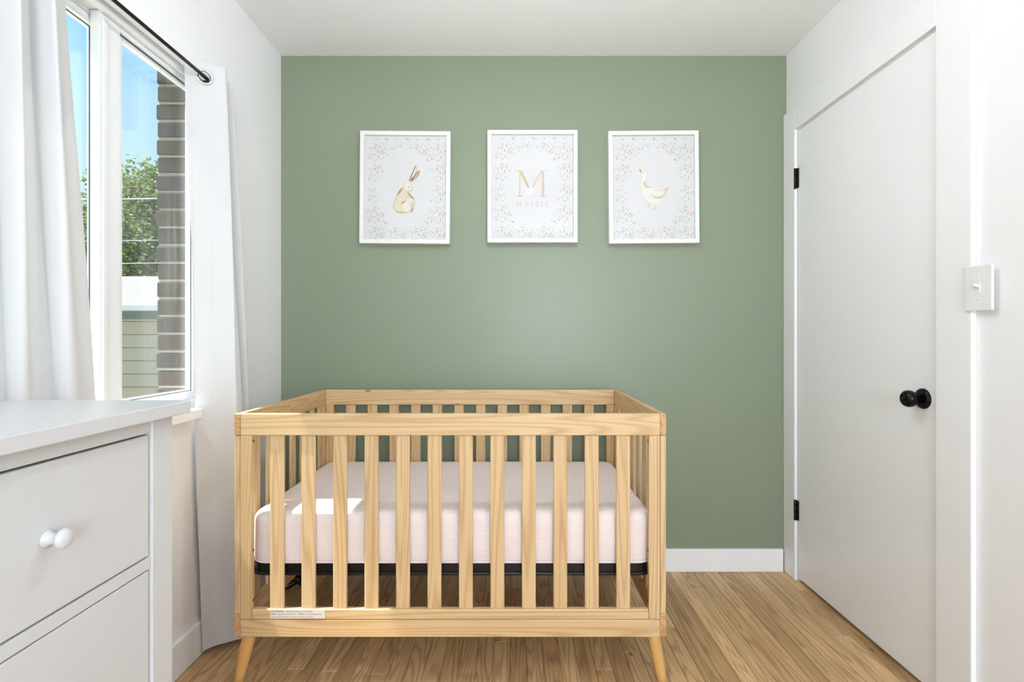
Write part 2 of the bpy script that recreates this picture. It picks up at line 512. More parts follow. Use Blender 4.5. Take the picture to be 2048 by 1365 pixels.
# unseen window behind the camera, added for the fill light to pass through
win2 = tag(empty('window_2', (0.49, YR, RW[2])), kind='structure')
cxw, czw = (RW[0] + RW[1]) / 2, (RW[2] + RW[3]) / 2
boxes('window_frame', [(RW[0], RW[0] + .04, YR - .08, YR, RW[2], RW[3]), (RW[1] - .04, RW[1], YR - .08, YR, RW[2], RW[3]),
                       (RW[0] + .04, RW[1] - .04, YR - .08, YR, RW[2], RW[2] + .04), (RW[0] + .04, RW[1] - .04, YR - .08, YR, RW[3] - .04, RW[3])],
      M['vinyl'], win2, .002, (cxw, YR - .04, czw))
box('pane', RW[0] + .04, RW[1] - .04, YR - .045, YR - .041, RW[2] + .04, RW[3] - .04, M['window_glass'], win2)

# brick outer wall: the bricks of the far reveal beside the window
t = NT('dark_brick'); c = t.coords((1, 1, 1), True)
oi = t.node('ShaderNodeObjectInfo')
bc = t.ramp(oi.outputs['Random'], (0.0, lin(78, 72, 69)), (0.35, lin(90, 77, 70)), (0.6, lin(68, 72, 74)), (1.0, lin(100, 82, 70)))
nz = t.noise(c, 55, 4, 0.65)
t.set(t.mix(nz, bc, lin(74, 62, 56)), 0.85, spec=0.2); t.bump(nz, 0.25, 0.002); M['brick'] = t.m
M['mortar'] = paint('pale_mortar', lin(160, 154, 136), 0.9, bump=0.4, scale=300)
BX0, BX1, BY = -1.348, -1.226, 2.000
ext = tag(boxes('wall_exterior', [(BX0 + .006, BX1 + .001, BY + .007, 2.75, -.6, 2.9), (BX0 + .006, BX1 + .001, -2.3, 0.90, -.6, 2.9), (BX0 + .006, BX1 + .001, 0.90, BY + .007, -.6, .80),
                                  (BX0 + .006, BX1 + .001, 0.90, BY + .007, 2.360, 2.9)], M['mortar']), kind='structure')
tag(box('sill_exterior', BX0 - .03, BX1 + .002, 0.90, BY + .006, .80, .852, M['trim'], bevel=.004), kind='structure')
course = 0.0672
bm = bmesh.new(); bm_box(bm, -.061, .061, -.05, .05, -.0285, .0285, .004, 1); brick_me = to_mesh(bm, 'brick'); brick_me.materials.append(M['brick'])
z = .855 + .0285
i = 0
while z < 2.34:
    o = bpy.data.objects.new('brick', brick_me); COL.objects.link(o); o.parent = ext
    off = 0.002 * R.uniform(-1, 1) + (0.0015 if i % 2 else -0.0015)
    o.location = ((BX0 + BX1) / 2 + off, BY + .05 + R.uniform(-.0015, .0015), z)
    WL[o] = Vector(o.location)
    z += course; i += 1

# ------------------------------------------------------------------ crib
YF, YK = 1.667, 2.445                                     # front and rear faces
CX0, CX1 = -0.879, 0.481                                  # outer sides
RT = 0.0195                                               # board thickness
ZT, ZTL = 0.865, 0.797
crib = tag(empty('crib', ((CX0 + CX1) / 2, (YF + YK) / 2, 0)), 'natural pine baby crib with slatted sides on splayed legs before the green wall', 'crib')
P0, P1, P2 = M['pine0'], M['pine1'], M['pine2']


def slat(x0, x1, y0, y1, z0, z1):
    return box('slat', x0, x1, y0, y1, z0, z1, P2, crib, bevel=.003)


g = 0.0004
for (ya, yb) in ((YF, YF + RT), (YK - RT, YK)):
    box('top_rail', CX0 + RT + g, CX1 - RT - g, ya, yb, ZTL, ZT, P0, crib, bevel=.002)
    lr = box('lower_rail', CX0 + RT + .036, CX1 - RT - .036, ya, yb, .2175, .2495, P0, crib, bevel=.003)
    if ya == YF: front_rail = lr
    box('base_rail', CX0 + RT + g, CX1 - RT - g, ya, yb, .162, .2165, P0, crib, bevel=.002)
    for xa in (CX0 + RT + g, CX1 - RT - .0355):
        box('stile', xa, xa + .0355 - g, ya, yb, .2175, ZTL - g, P2, crib, bevel=.002)
    for k in range(12):
        xc = px(552.0 + 63.22 * k, 0, YF).x
        slat(xc - .022, xc + .022, ya + .0045, yb - .003, .2485, ZTL - g)
for (xa, xb) in ((CX0, CX0 + RT), (CX1 - RT, CX1)):
    r_ = box('side_top_rail', xa, xb, YF, YK, ZTL, ZT, P1, crib, bevel=.003)
    br = box('side_base_rail', xa, xb, YF, YK, .162, .2345, P1, crib, bevel=.003)
    if xa == CX0: left_base = br
    for (rr, z0, z1) in ((r_, ZTL, ZT), (br, .162, .2345)):                        # end grain shows on the front ends
        box('end_grain', xa + .0012, xb - .0012, YF - .0006, YF + .004, z0 + .0015, z1 - .0015, M['pine_end'], rr, bevel=.0005)
    for ya in (YF + .0006, YK - .0386):
        box('side_stile', xa + .0005, xb - .0005, ya, ya + .038, .2350, ZTL - g, P2, crib, bevel=.003)
    for k in range(7):
        ya = 1.768 + .0985 * k
        slat(xa + .004, xb - .004, ya, ya + .042, .2345, ZTL)
# dark bolt holes in the front corner stiles
for xa, s in ((CX0 + RT + .0355, 1), (CX1 - RT - .0355, -1)):
    for v in (884, 1104, 1205):
        lathe('bolt_hole', [(0, .0042), (.0006, .0042)], (s, 0, 0), M['gap'], crib, (xa, YF + .0115, CAMZ - (v - CY) * YF / F), n=14)
# splayed tapering legs
for (sx, xt, xb) in ((-1, -0.846, -0.878), (1, 0.447, 0.476)):
    for (yt, yb) in ((1.704, 1.690), (2.408, 2.436)):
        tp, bt = Vector((xt, yt, .1625)), Vector((xb, yb, 0.0))
        pts = [tp.lerp(bt, k / 6) for k in range(7)]
        lg = tube('leg', pts, [.0212, .0206, .0198, .0188, .0176, .0162, .0145], M['leg'], crib, ((xt + xb) / 2, (yt + yb) / 2, .08), n=24)
# steel mattress support: rounded rim, cross bars and springs
def rounded(x0, x1, y0, y1, r, z, n=6):
    out = []
    for (cx, cy, a0) in ((x1 - r, y1 - r, 0), (x0 + r, y1 - r, 90), (x0 + r, y0 + r, 180), (x1 - r, y0 + r, 270)):
        for k in range(n + 1):
            a = math.radians(a0 + 90 * k / n)
            out.append((cx + r * math.cos(a), cy + r * math.sin(a), z))
    return out


MX0, MX1, MY0, MY1 = -.852, .4545, 1.695, 2.418
sup_loc = ((MX0 + MX1) / 2, (MY0 + MY1) / 2, .36)
rim = rounded(MX0 + .004, MX1 - .004, MY0 + .004, MY1 - .004, .05, 0)
bm = bmesh.new()
L = Vector(sup_loc); nn = len(rim)
inner = rounded(MX0 + .012, MX1 - .012, MY0 + .012, MY1 - .012, .045, 0)
rows = []
for (ring, z) in ((rim, .352), (rim, .3795), (inner, .3795), (inner, .352)):
    rows.append([bm.verts.new((p[0] - L.x, p[1] - L.y, z - L.z)) for p in ring])
for a in range(4):
    A, B = rows[a], rows[(a + 1) % 4]
    for k in range(nn):
        bm.faces.new((A[k], A[(k + 1) % nn], B[(k + 1) % nn], B[k]))
bmesh.ops.recalc_face_normals(bm, faces=bm.faces)
sup = link('mattress_support', to_mesh(bm, 'mattress_support'), M['black_metal'], crib, sup_loc)
sup['label'] = 'black steel mattress support rim'
tube('lower_rod', rounded(MX0 + .002, MX1 - .002, MY0 + .002, MY1 - .002, .05, .349), .0055, M['black_metal'], sup, sup_loc, n=8, closed=True)
for k in range(7):
    xx = MX0 + .12 + k * (MX1 - MX0 - .24) / 6
    tube('spring_wire', [(xx, MY0 + .012, .368), (xx, MY1 - .012, .368)], .003, M['black_metal'], sup, sup_loc, n=6)

# labels stuck on the crib
def decal_text(txt, size, mat, parent, loc, name='lettering', rot=None, shear=0.0, bold=0.0):
    cu = bpy.data.curves.new('txt', 'FONT'); cu.body = txt; cu.size = size; cu.offset = bold
    tmp = bpy.data.objects.new('txt', cu); COL.objects.link(tmp)
    dg = bpy.context.evaluated_depsgraph_get()
    me = bpy.data.meshes.new_from_object(tmp.evaluated_get(dg))
    bpy.data.objects.remove(tmp); bpy.data.curves.remove(cu)
    rot = rot or Matrix.Rotation(math.pi / 2, 4, 'X')
    me.transform(rot)
    me.materials.clear()
    return link(name, me, mat, parent, loc)


lx0, lx1 = px(541, 0, YF).x, px(650, 0, YF).x
wl_ = box('warning_label', lx0, lx1, YF - .0005, YF + .0004, .2212, .2488, M['label_paper'], front_rail)
wl_['label'] = 'white printed warning label'
# (the sub-parts of a rail end at three levels, so the lettering is a child of the rail beside its label)
bm = bmesh.new()
vs = [bm.verts.new(p) for p in ((-.0026, 0, 0), (.0026, 0, 0), (0, 0, .0050))]
bm.faces.new(vs)
link('warning_triangle', to_mesh(bm, 'warning_triangle'), M['ink'], front_rail, (lx0 + .0050, YF - .0007, .2415))
decal_text('WARNING', .0066, M['ink'], front_rail, (lx0 + .0092, YF - .0007, .2416), bold=.0001)
decal_text(': Infants can suffocate on soft bedding.', .0056, M['ink'], front_rail, (lx0 + .0455, YF - .0007, .2416))
decal_text('NEVER', .0053, M['ink'], front_rail, (lx0 + .0022, YF - .0007, .2333), bold=.0001)
decal_text('add a pillow or comforter.', .0053, M['ink'], front_rail, (lx0 + .0235, YF - .0007, .2333))
decal_text('NEVER', .0053, M['ink'], front_rail, (lx0 + .0880, YF - .0007, .2333), bold=.0001)
decal_text('place additional padding', .0053, M['ink'], front_rail, (lx0 + .1090, YF - .0007, .2333))
decal_text('under an infant. See mattress support for additional warnings.', .0053, M['ink'], front_rail, (lx0 + .0022, YF - .0007, .2250))
il = box('product_label', CX0 + RT - .0003, CX0 + RT + .0005, 1.752, 1.860, .182, .212, M['label_paper'], left_base)

# ------------------------------------------------------------------ crib mattress with fitted sheet
def cushion(x0, x1, y0, y1, z0, z1, rc, re, nseg=8):
    """Mattress body: rounded plan and rounded edges, slightly puffed."""
    bm = bmesh.new()
    prof = []
    for k in range(nseg + 1):
        a = math.pi / 2 * k / nseg
        prof.append((re * .45 * (1 - math.sin(a)), z0 + re * .45 * (1 - math.cos(a))))
    prof = prof[::-1] if False else [(re * .45 * (1 - math.sin(math.pi / 2 * k / 4)), z0 + re * .45 * (1 - math.cos(math.pi / 2 * k / 4))) for k in range(5)]
    for k in range(1, 6):
        prof.append((-.002 * math.sin(math.pi * k / 6), z0 + re * .45 + (z1 - re - z0 - re * .45) * k / 6))
    for k in range(nseg + 1):
        a = math.pi / 2 * k / nseg
        prof.append((re * (1 - math.cos(a)), z1 - re + re * math.sin(a)))
    rows = []
    for (ins, z) in prof:
        pl = rounded(x0 + ins, x1 - ins, y0 + ins, y1 - ins, max(.006, rc - ins), z, 8)
        dense = []
        for i in range(len(pl)):
            a, b = Vector(pl[i]), Vector(pl[(i + 1) % len(pl)])
            m = max(1, int((b - a).length / .05))
            for q in range(m): dense.append(a.lerp(b, q / m))
        if rows and len(dense) != len(rows[0]):
            m = len(rows[0])
            # resample to the same count along arc length
            acc = [0.0]
            for i in range(len(dense)): acc.append(acc[-1] + (dense[(i + 1) % len(dense)] - dense[i]).length)
            tot = acc[-1]; res = []
            for q in range(m):
                s_ = base_t[q] * tot
                i = 0
                while acc[i + 1] < s_: i += 1
                f = (s_ - acc[i]) / max(1e-9, acc[i + 1] - acc[i])
                res.append(dense[i].lerp(dense[(i + 1) % len(dense)], f))
            dense = res
        elif not rows:
            acc = [0.0]
            for i in range(len(dense)): acc.append(acc[-1] + (dense[(i + 1) % len(dense)] - dense[i]).length)
            base_t = [a / acc[-1] for a in acc[:-1]]
        rows.append([bm.verts.new(p) for p in dense])
    n = len(rows[0])
    for j in range(len(rows) - 1):
        for i in range(n):
            k = (i + 1) % n
            bm.faces.new((rows[j][i], rows[j][k], rows[j + 1][k], rows[j + 1][i]))
    cc = Vector(((x0 + x1) / 2, (y0 + y1) / 2, 0))
    prev = rows[-1]
    for s in (.92, .8, .6, .3):
        cur = [bm.verts.new(Vector((cc.x + (v.co.x - cc.x) * s, cc.y + (v.co.y - cc.y) * s, v.co.z + .003 * (1 - s)))) for v in rows[-1]]
        for i in range(n):
            k = (i + 1) % n
            bm.faces.new((prev[i], prev[k], cur[k], cur[i]))
        prev = cur
    bm.faces.new(prev)
    bm.faces.new(list(reversed(rows[0])))
    bmesh.ops.recalc_face_normals(bm, faces=bm.faces)
    return bm


mloc = Vector(((MX0 + MX1) / 2, (MY0 + MY1) / 2, .380))
mat_root = tag(empty('crib_mattress', mloc), 'crib mattress in a pale pink crinkled muslin sheet inside the pine crib', 'mattress')
bm = cushion(MX0 + .002, MX1 - .002, MY0, MY1, .380, .545, .055, .034)
for v in bm.verts:
    v.co -= mloc
    if v.co.z < .14 and v.co.z > .004:
        v.co.y += .0022 * math.sin(v.co.x * 41 + v.co.z * 30) + .0012 * math.sin(v.co.x * 97)
link('fitted_sheet', to_mesh(bm, 'fitted_sheet'), M['sheet'], mat_root, mloc, smooth=True)
hem = rounded(MX0 + .006, MX1 - .006, MY0 + .004, MY1 - .004, .052, .3845)
tube('sheet_hem', hem, .0035, M['sheet'], mat_root, mloc, n=8, closed=True)

# ------------------------------------------------------------------ pictures
YFR = 2.470
PS = F / YFR                                              # pixels per metre on the picture plane


LAYER = 0.00003


class Ink:
    """Flat printed shapes gathered into one mesh with a colour for every vertex; units are metres on the sheet."""
    def __init__(self, wrap=1.0): self.v, self.f, self.c, self.layer, self.wrap = [], [], [], 0.0, wrap

    def poly(self, pts, col, centre=None, steps=5, depth=.0042):
        """A watercolour shape: stacked outlines drawn in from the edge, colour running from edge to centre."""
        n = len(pts); centre = centre or col
        area = sum(pts[i][0] * pts[(i + 1) % n][1] - pts[(i + 1) % n][0] * pts[i][1] for i in range(n))
        sg = 1 if area > 0 else -1
        per = sum(math.hypot(pts[i][0] - pts[i - 1][0], pts[i][1] - pts[i - 1][1]) for i in range(n))
        depth = min(depth, 0.42 * abs(area) / per)
        for k in range(steps):
            d = depth * k / (steps - 1) if steps > 1 else 0; f = k / max(1, steps - 1)
            out = []
            for i in range(n):
                a, b = pts[i - 1], pts[(i + 1) % n]
                tx, ty = b[0] - a[0], b[1] - a[1]; L_ = math.hypot(tx, ty) or 1
                out.append((pts[i][0] - sg * ty / L_ * d, pts[i][1] + sg * tx / L_ * d))
            self.plain(out, tuple(c0 + (c1 - c0) * f for c0, c1 in zip(col, centre)))

    def crescent(self, up, lo, col, n=5):
        """A sickle between an upper and a lower edge that share their tips."""
        A = catmull([(p[0], p[1], 0) for p in up], n); B = catmull([(p[0], p[1], 0) for p in lo], n)
        self.layer = (self.layer + LAYER) % self.wrap
        b = len(self.v); m = len(A)
        for p in A + B: self.v.append((p.x, -self.layer, p.y)); self.c.append(col)
        for i in range(m - 1):
            self.f.append((b + i, b + i + 1, b + m + i + 1, b + m + i))

    def plain(self, pts, col):
        self.layer = (self.layer + LAYER) % self.wrap
        b = len(self.v)
        for p in pts: self.v.append((p[0], -self.layer, p[1])); self.c.append(col)
        self.f.append(tuple(range(b, b + len(pts))))

    def dot(self, x, y, r, col, n=10):
        self.plain([(x + r * math.cos(2 * math.pi * k / n), y + r * math.sin(2 * math.pi * k / n)) for k in range(n)], col)

    def leaf(self, x, y, a, l, w, col):
        ca, sa = math.cos(a), math.sin(a)
        pr = [(0, 0), (.25, .42), (.55, .5), (.85, .25), (1, 0), (.85, -.25), (.55, -.5), (.25, -.42)]
        self.plain([(x + ca * u * l - sa * v * w, y + sa * u * l + ca * v * w) for u, v in pr], col)

    def stroke(self, pts, w, col):
        for a, b in zip(pts[:-1], pts[1:]):
            d = Vector((b[0] - a[0], b[1] - a[1]))
            if d.length < 1e-7: continue
            d.normalize(); nx, ny = -d.y * w / 2, d.x * w / 2
            self.plain([(a[0] + nx, a[1] + ny), (a[0] - nx, a[1] - ny), (b[0] - nx, b[1] - ny), (b[0] + nx, b[1] + ny)], col)

    def build(self, name, parent, loc):
        me = bpy.data.meshes.new(name); me.from_pydata(self.v, [], self.f); me.update()
        at = me.color_attributes.new('ink', 'FLOAT_COLOR', 'POINT')
        for i, c in enumerate(self.c): at.data[i].color = c
        return link(name, me, M['print'], parent, loc)


def smooth_poly(pts, n=4):
    P = [Vector((p[0], p[1], 0)) for p in pts]; out = []; N = len(P)
    for i in range(N):
        a, b, c, d = P[i - 1], P[i], P[(i + 1) % N], P[(i + 2) % N]
        for k in range(n):
            t = k / n
            q = 0.5 * ((2 * b) + (c - a) * t + (2 * a - 5 * b + 4 * c - d) * t * t + (3 * b - a - 3 * c + d) * t ** 3)
            out.append((q.x, q.y))
    return out


FW, FH, FB, FD = 0.421, 0.525, 0.019, 0.036
SAGE, SAGE2, BLUSH, CREAM, STEM = lin(188, 193, 180), lin(206, 209, 198), lin(240, 214, 200), lin(236, 226, 210), lin(222, 216, 202)


def floral(ink):
    tw, th = 0.0975, 0.0978
    rr = random.Random(21)
    tile = []
    for k in range(46):
        u, v = rr.uniform(0, tw), rr.uniform(0, th)
        tile.append((u, v, rr.uniform(0, 6.28), rr.uniform(.008, .0135), rr.choice((SAGE, SAGE, SAGE2))))
    hw, hh = FW / 2 - FB - .003, FH / 2 - FB - .003

    def ok(x, y, m=0.0):
        return abs(x) < hw - m and abs(y) < hh - m and (x / (.124 + m)) ** 2 + (y / (.186 + m)) ** 2 > 1.0
    for i in range(-3, 4):
        for j in range(-4, 4):
            ox, oy = i * tw - .023, j * th - .004
            for (u, v, a, l, col) in tile:
                x, y = ox + u, oy + v
                if ok(x, y, .006) and ok(x + l * math.cos(a), y + l * math.sin(a), .002):
                    ink.leaf(x, y, a, l, l * .42, col)
            if ok(ox, oy, .012):
                for q in range(5):
                    a = 1.2566 * q + .3
                    ink.leaf(ox, oy, a, .0125, .0085, BLUSH)
                ink.dot(ox, oy, .003, lin(236, 206, 184))
                for a in (2.7, 3.4, 4.2, 5.4):
                    ink.leaf(ox + .014 * math.cos(a), oy + .014 * math.sin(a), a, .014, .0055, SAGE)
            for (u, v, s) in ((.050, .052, 1), (.076, .080, -1)):
                pts = [(ox + u + .014 * math.cos(t), oy + v + s * .014 * math.sin(t)) for t in [k * .5 for k in range(6)]]
                if all(ok(p[0], p[1], .004) for p in pts):
                    ink.stroke(pts, .0016, STEM)
                    ink.dot(pts[-1][0], pts[-1][1], .004, CREAM)
                    for q in (1, 3):
                        ink.leaf(pts[q][0], pts[q][1], 1.5 * q, .010, .0045, SAGE)


def picture(name, cx, cy, tilt, label, art):
    root = empty(name, (px(cx, cy, YFR).x, YB, px(cx, cy, YFR).z))
    root.rotation_euler = (0, tilt, 0)
    tag(root, label, 'picture', 'framed nursery prints on the green wall')
    l = WL[root]
    w, h, b = FW / 2, FH / 2, FB
    bm = bmesh.new()
    rows = []
    for (ins, y) in ((0, 0), (0, -FD + .001), (.001, -FD), (b - .001, -FD), (b, -FD + .001), (b, -.016)):
        rows.append([bm.verts.new((sx * (w - ins), y, sz * (h - ins))) for sx, sz in ((-1, -1), (1, -1), (1, 1), (-1, 1))])
    for A, B in zip(rows[:-1], rows[1:]):
        for k in range(4): bm.faces.new((A[k], A[(k + 1) % 4], B[(k + 1) % 4], B[k]))
    bm.faces.new(rows[0][::-1]); bm.faces.new(rows[-1])
    bmesh.ops.recalc_face_normals(bm, faces=bm.faces)
    link('frame', to_mesh(bm, 'frame'), M['frame_white'], root, l)
    pr = link('print', None or bm_plate(w - b, h - b, -.0215, -.0165), M['paper'], root, l)
    ink = Ink(LAYER * 24); floral(ink); ink.build('floral_border', pr, l + Vector((0, -.0216, 0)))['kind'] = 'stuff'
    ink = Ink(); art(ink, lambda u, v: (((CROP[name][0] + u / 5.46) - cx) / PS, -((CROP[name][1] + v / 5.46) - cy) / PS))
    ink.build('artwork', pr, l + Vector((0, -.0216, 0)))
    link('glass', bm_plate(w - b, h - b, -.0285, -.0265), M['picture_glass'], root, l)
    return root


def bm_plate(w, h, y0, y1):
    bm = bmesh.new(); bm_box(bm, -w + .0003, w - .0003, y0, y1, -h + .0003, h - .0003)
    return to_mesh(bm, 'plate')


TAN, TAN2, PALE, BROWN, DARK = lin(196, 170, 128), lin(214, 194, 158), lin(232, 226, 214), lin(150, 116, 76), lin(58, 48, 42)


def rabbit(ink, T):
    def P(*pts): return smooth_poly([T(*p) for p in pts], 3)
    def C(*up): return lambda *lo: lambda col: ink.crescent([T(*p) for p in up], [T(*p) for p in lo], col)
    ink.poly(P((470, 862), (445, 846), (431, 856), (437, 886), (462, 908), (484, 902)), TAN2, PALE)
    ink.poly(P((632, 604), (652, 558), (674, 496), (692, 450), (712, 426), (722, 450), (719, 492), (698, 540), (668, 582), (646, 606)), TAN, PALE)
    ink.poly(P((648, 608), (688, 542), (718, 504), (754, 488), (750, 522), (730, 558), (698, 588), (664, 606)), lin(160, 128, 88), TAN2)
    ink.poly(P((562, 682), (534, 702), (508, 748), (486, 806), (472, 858), (464, 888), (482, 924), (526, 946), (592, 952), (648, 940), (668, 912), (660, 868), (638, 838),
               (600, 818), (628, 782), (690, 806), (700, 796), (664, 758), (640, 728), (610, 706), (584, 690)), TAN, lin(226, 214, 190))
    ink.poly(P((566, 872), (580, 838), (612, 826), (644, 846), (660, 886), (648, 930), (600, 944), (566, 918)), lin(224, 214, 194), PALE)
    C((548, 862), (560, 838), (584, 824), (602, 829))((548, 862), (566, 856), (584, 842), (602, 829))(lin(186, 156, 116))
    ink.poly(P((662, 934), (662, 884), (680, 832), (698, 820), (708, 836), (696, 882), (682, 928), (670, 946)), TAN, PALE)
    ink.poly(P((572, 666), (578, 628), (600, 607), (630, 601), (655, 615), (668, 650), (673, 690), (664, 712), (640, 722), (610, 713), (586, 702)), TAN2, PALE)
    C((570, 672), (548, 690), (520, 730), (502, 770))((570, 672), (562, 704), (540, 738), (502, 770))(lin(184, 154, 112))
    C((616, 726), (644, 744), (672, 770), (696, 800))((616, 726), (636, 758), (662, 784), (696, 800))(lin(186, 156, 114))
    C((468, 906), (520, 940), (590, 948), (655, 938))((468, 906), (516, 950), (590, 957), (655, 938))(lin(190, 162, 122))
    a = T(636, 673); ink.dot(a[0], a[1], .0024, DARK)
    a = T(664, 707); ink.dot(a[0], a[1], .0022, lin(96, 84, 78))


def goose(ink, T):
    def P(*pts): return smooth_poly([T(*p) for p in pts], 3)
    def C(*up): return lambda *lo: lambda col: ink.crescent([T(*p) for p in up], [T(*p) for p in lo], col)
    GP, GE, GT = lin(232, 230, 224), lin(222, 213, 196), lin(214, 200, 176)
    for pts in (((545, 838), (548, 884), (522, 896)), ((612, 856), (613, 904), (586, 911))):
        ink.stroke([T(*p) for p in pts], .0030, lin(206, 190, 158))
        a = T(*pts[-1]); ink.dot(a[0] + .001, a[1], .0030, lin(200, 182, 148))
    ink.poly(P((457, 505), (464, 482), (490, 470), (514, 484), (522, 512), (514, 562), (510, 612), (522, 650), (562, 677), (622, 668), (692, 665), (770, 660), (748, 710), (716, 770), (690, 812),
               (640, 850), (600, 862), (550, 850), (510, 820), (470, 770), (450, 716), (445, 662), (453, 602), (461, 552), (456, 522)), GE, GP)
    C((492, 596), (508, 622), (522, 650), (562, 678))((492, 596), (484, 640), (508, 676), (562, 678))(GT)
    C((552, 738), (610, 770), (690, 756), (768, 668))((552, 738), (610, 796), (700, 786), (768, 668))(GT)
    C((566, 700), (620, 690), (700, 684), (766, 668))((566, 700), (640, 722), (710, 706), (766, 668))(lin(226, 220, 208))
    C((690, 712), (720, 690), (744, 674), (770, 662))((690, 712), (722, 722), (750, 700), (770, 662))(GT)
    ink.poly(P((437, 470), (460, 479), (463, 496), (450, 511), (440, 494)), lin(204, 186, 132), lin(196, 172, 110))
    a = T(481, 507); ink.dot(a[0], a[1], .0024, DARK)


def monogram(ink, T):
    G1, G2, G3 = lin(206, 190, 150), lin(212, 200, 172), lin(206, 198, 180)
    q = lambda *pts: [T(*p) for p in pts]
    ink.plain(q((392, 487), (455, 487), (455, 494), (392, 494)), G1)
    ink.plain(q((430, 492), (441, 492), (441, 768), (430, 768)), G1)
    ink.plain(q((390, 775), (478, 775), (470, 768), (446, 762), (426, 762), (402, 768)), G1)
    ink.plain(q((420, 488), (458, 488), (566, 722), (552, 742)), G1)
    ink.plain(q((552, 742), (546, 720), (664, 488), (678, 488)), G2)
    ink.plain(q((672, 488), (700, 488), (706, 768), (676, 768)), G3)
    ink.plain(q((668, 487), (738, 487), (738, 494), (668, 494)), G3)
    ink.plain(q((642, 775), (742, 775), (730, 768), (712, 762), (668, 762), (654, 768)), G3)
    PK, PK2 = lin(240, 218, 210), lin(236, 208, 198)
    ink.poly(smooth_poly(q((632, 592), (606, 566), (584, 566), (590, 588), (602, 606), (630, 600)), 3), PK2, PK)
    ink.poly(smooth_poly(q((634, 592), (656, 566), (680, 574), (692, 596), (676, 612), (640, 604)), 3), PK2, PK)
    ink.stroke(q((632, 600), (618, 626), (600, 640)), .0026, PK2); ink.stroke(q((636, 600), (650, 630), (660, 648)), .0026, PK2)
    a = T(634, 597); ink.dot(a[0], a[1], .0028, PK2)
    C, w, W = lin(188, 188, 184), .0011, .0021
    t_, b_ = 830, 882
    ink.stroke(q((402, t_), (402, b_)), w, C); ink.stroke(q((402, t_), (422, b_)), W, C); ink.stroke(q((422, b_), (444, t_)), w, C); ink.stroke(q((444, t_), (446, b_)), W, C)
    for xx in (402, 446): ink.stroke(q((xx - 8, b_), (xx + 8, b_)), w, C); ink.stroke(q((xx - 6, t_), (xx + 6, t_)), w, C)
    ink.stroke(q((484, b_), (502, t_)), w, C); ink.stroke(q((502, t_), (522, b_)), W, C); ink.stroke(q((491, 862), (514, 862)), w, C)
    for xx in (484, 522): ink.stroke(q((xx - 6, b_), (xx + 6, b_)), w, C)
    for xx in (566, 676):
        ink.stroke(q((xx, t_), (xx, b_)), W, C)
        for yy in (t_, b_): ink.stroke(q((xx - 7, yy), (xx + 7, yy)), w, C)
    S = [(634, 838), (624, 830), (612, 834), (610, 844), (620, 853), (632, 862), (634, 874), (624, 882), (612, 880), (607, 872)]
    ink.stroke(q(*S), W, C)
    ink.stroke(q((722, t_), (722, b_)), W, C)
    for (x1, yy) in ((744, t_), (738, 855), (746, b_)): ink.stroke(q((716, yy), (x1, yy)), w, C)
    ink.stroke(q((744, t_), (744, t_ + 8)), w, C); ink.stroke(q((746, b_), (746, b_ - 8)), w, C)


CROP = {'rabbit_picture': (700, 250), 'monogram_picture': (960, 250), 'goose_picture': (1200, 250)}
picture('rabbit_picture', 809.5, 374.5, math.radians(0.45), 'white framed print of a sitting brown rabbit in a floral border', rabbit)
picture('monogram_picture', 1065, 372.5, 0.0, 'white framed print with a large golden letter M and pink bow', monogram)
picture('goose_picture', 1308, 374, math.radians(-0.45), 'white framed print of a standing cream goose in a floral border', goose)

# ------------------------------------------------------------------ dresser
DX0, DXT, DXF = -0.985, -0.620, -0.643                    # back, front edge of the top, front of the body
DYN, DYF = -0.10, 1.020
DTZ = 0.985
dr = tag(empty('dresser', (-.80, .46, 0)), 'white three-drawer dresser standing under the window', 'dresser')
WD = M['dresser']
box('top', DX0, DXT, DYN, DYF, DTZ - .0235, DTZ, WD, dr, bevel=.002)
PW = .056
YA, YZ = DYN + .020, DYF - .020
for ya in (YA, YZ - PW):
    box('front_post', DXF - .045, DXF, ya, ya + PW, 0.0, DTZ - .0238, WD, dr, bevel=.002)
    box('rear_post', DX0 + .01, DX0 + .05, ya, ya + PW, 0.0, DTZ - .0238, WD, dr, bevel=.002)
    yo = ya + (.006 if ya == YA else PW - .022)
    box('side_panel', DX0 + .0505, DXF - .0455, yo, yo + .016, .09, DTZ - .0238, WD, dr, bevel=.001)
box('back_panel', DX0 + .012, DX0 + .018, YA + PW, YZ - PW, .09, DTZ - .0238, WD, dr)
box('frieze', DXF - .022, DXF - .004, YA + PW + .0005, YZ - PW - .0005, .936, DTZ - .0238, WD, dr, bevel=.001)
for (za, zb) in ((.695, .7155), (.4555, .4755), (.190, .2355)):
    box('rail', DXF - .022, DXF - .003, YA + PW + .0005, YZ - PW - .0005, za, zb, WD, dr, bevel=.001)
for (za, zb) in ((.7185, .9325), (.4785, .692), (.2385, .4525)):
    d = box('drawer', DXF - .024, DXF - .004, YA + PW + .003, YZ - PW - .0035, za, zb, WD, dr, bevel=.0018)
    box('drawer_box', DX0 + .03, DXF - .0245, YA + PW + .012, YZ - PW - .012, za + .02, zb - .02, M['gap'], d)
    for yk in (.735, .185):
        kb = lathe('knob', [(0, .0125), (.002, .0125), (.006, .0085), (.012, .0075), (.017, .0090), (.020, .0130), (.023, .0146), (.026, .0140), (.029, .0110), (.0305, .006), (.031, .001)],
                   (1, 0, 0), WD, d, (DXF - .004, yk, (za + zb) / 2 + .001), n=24)

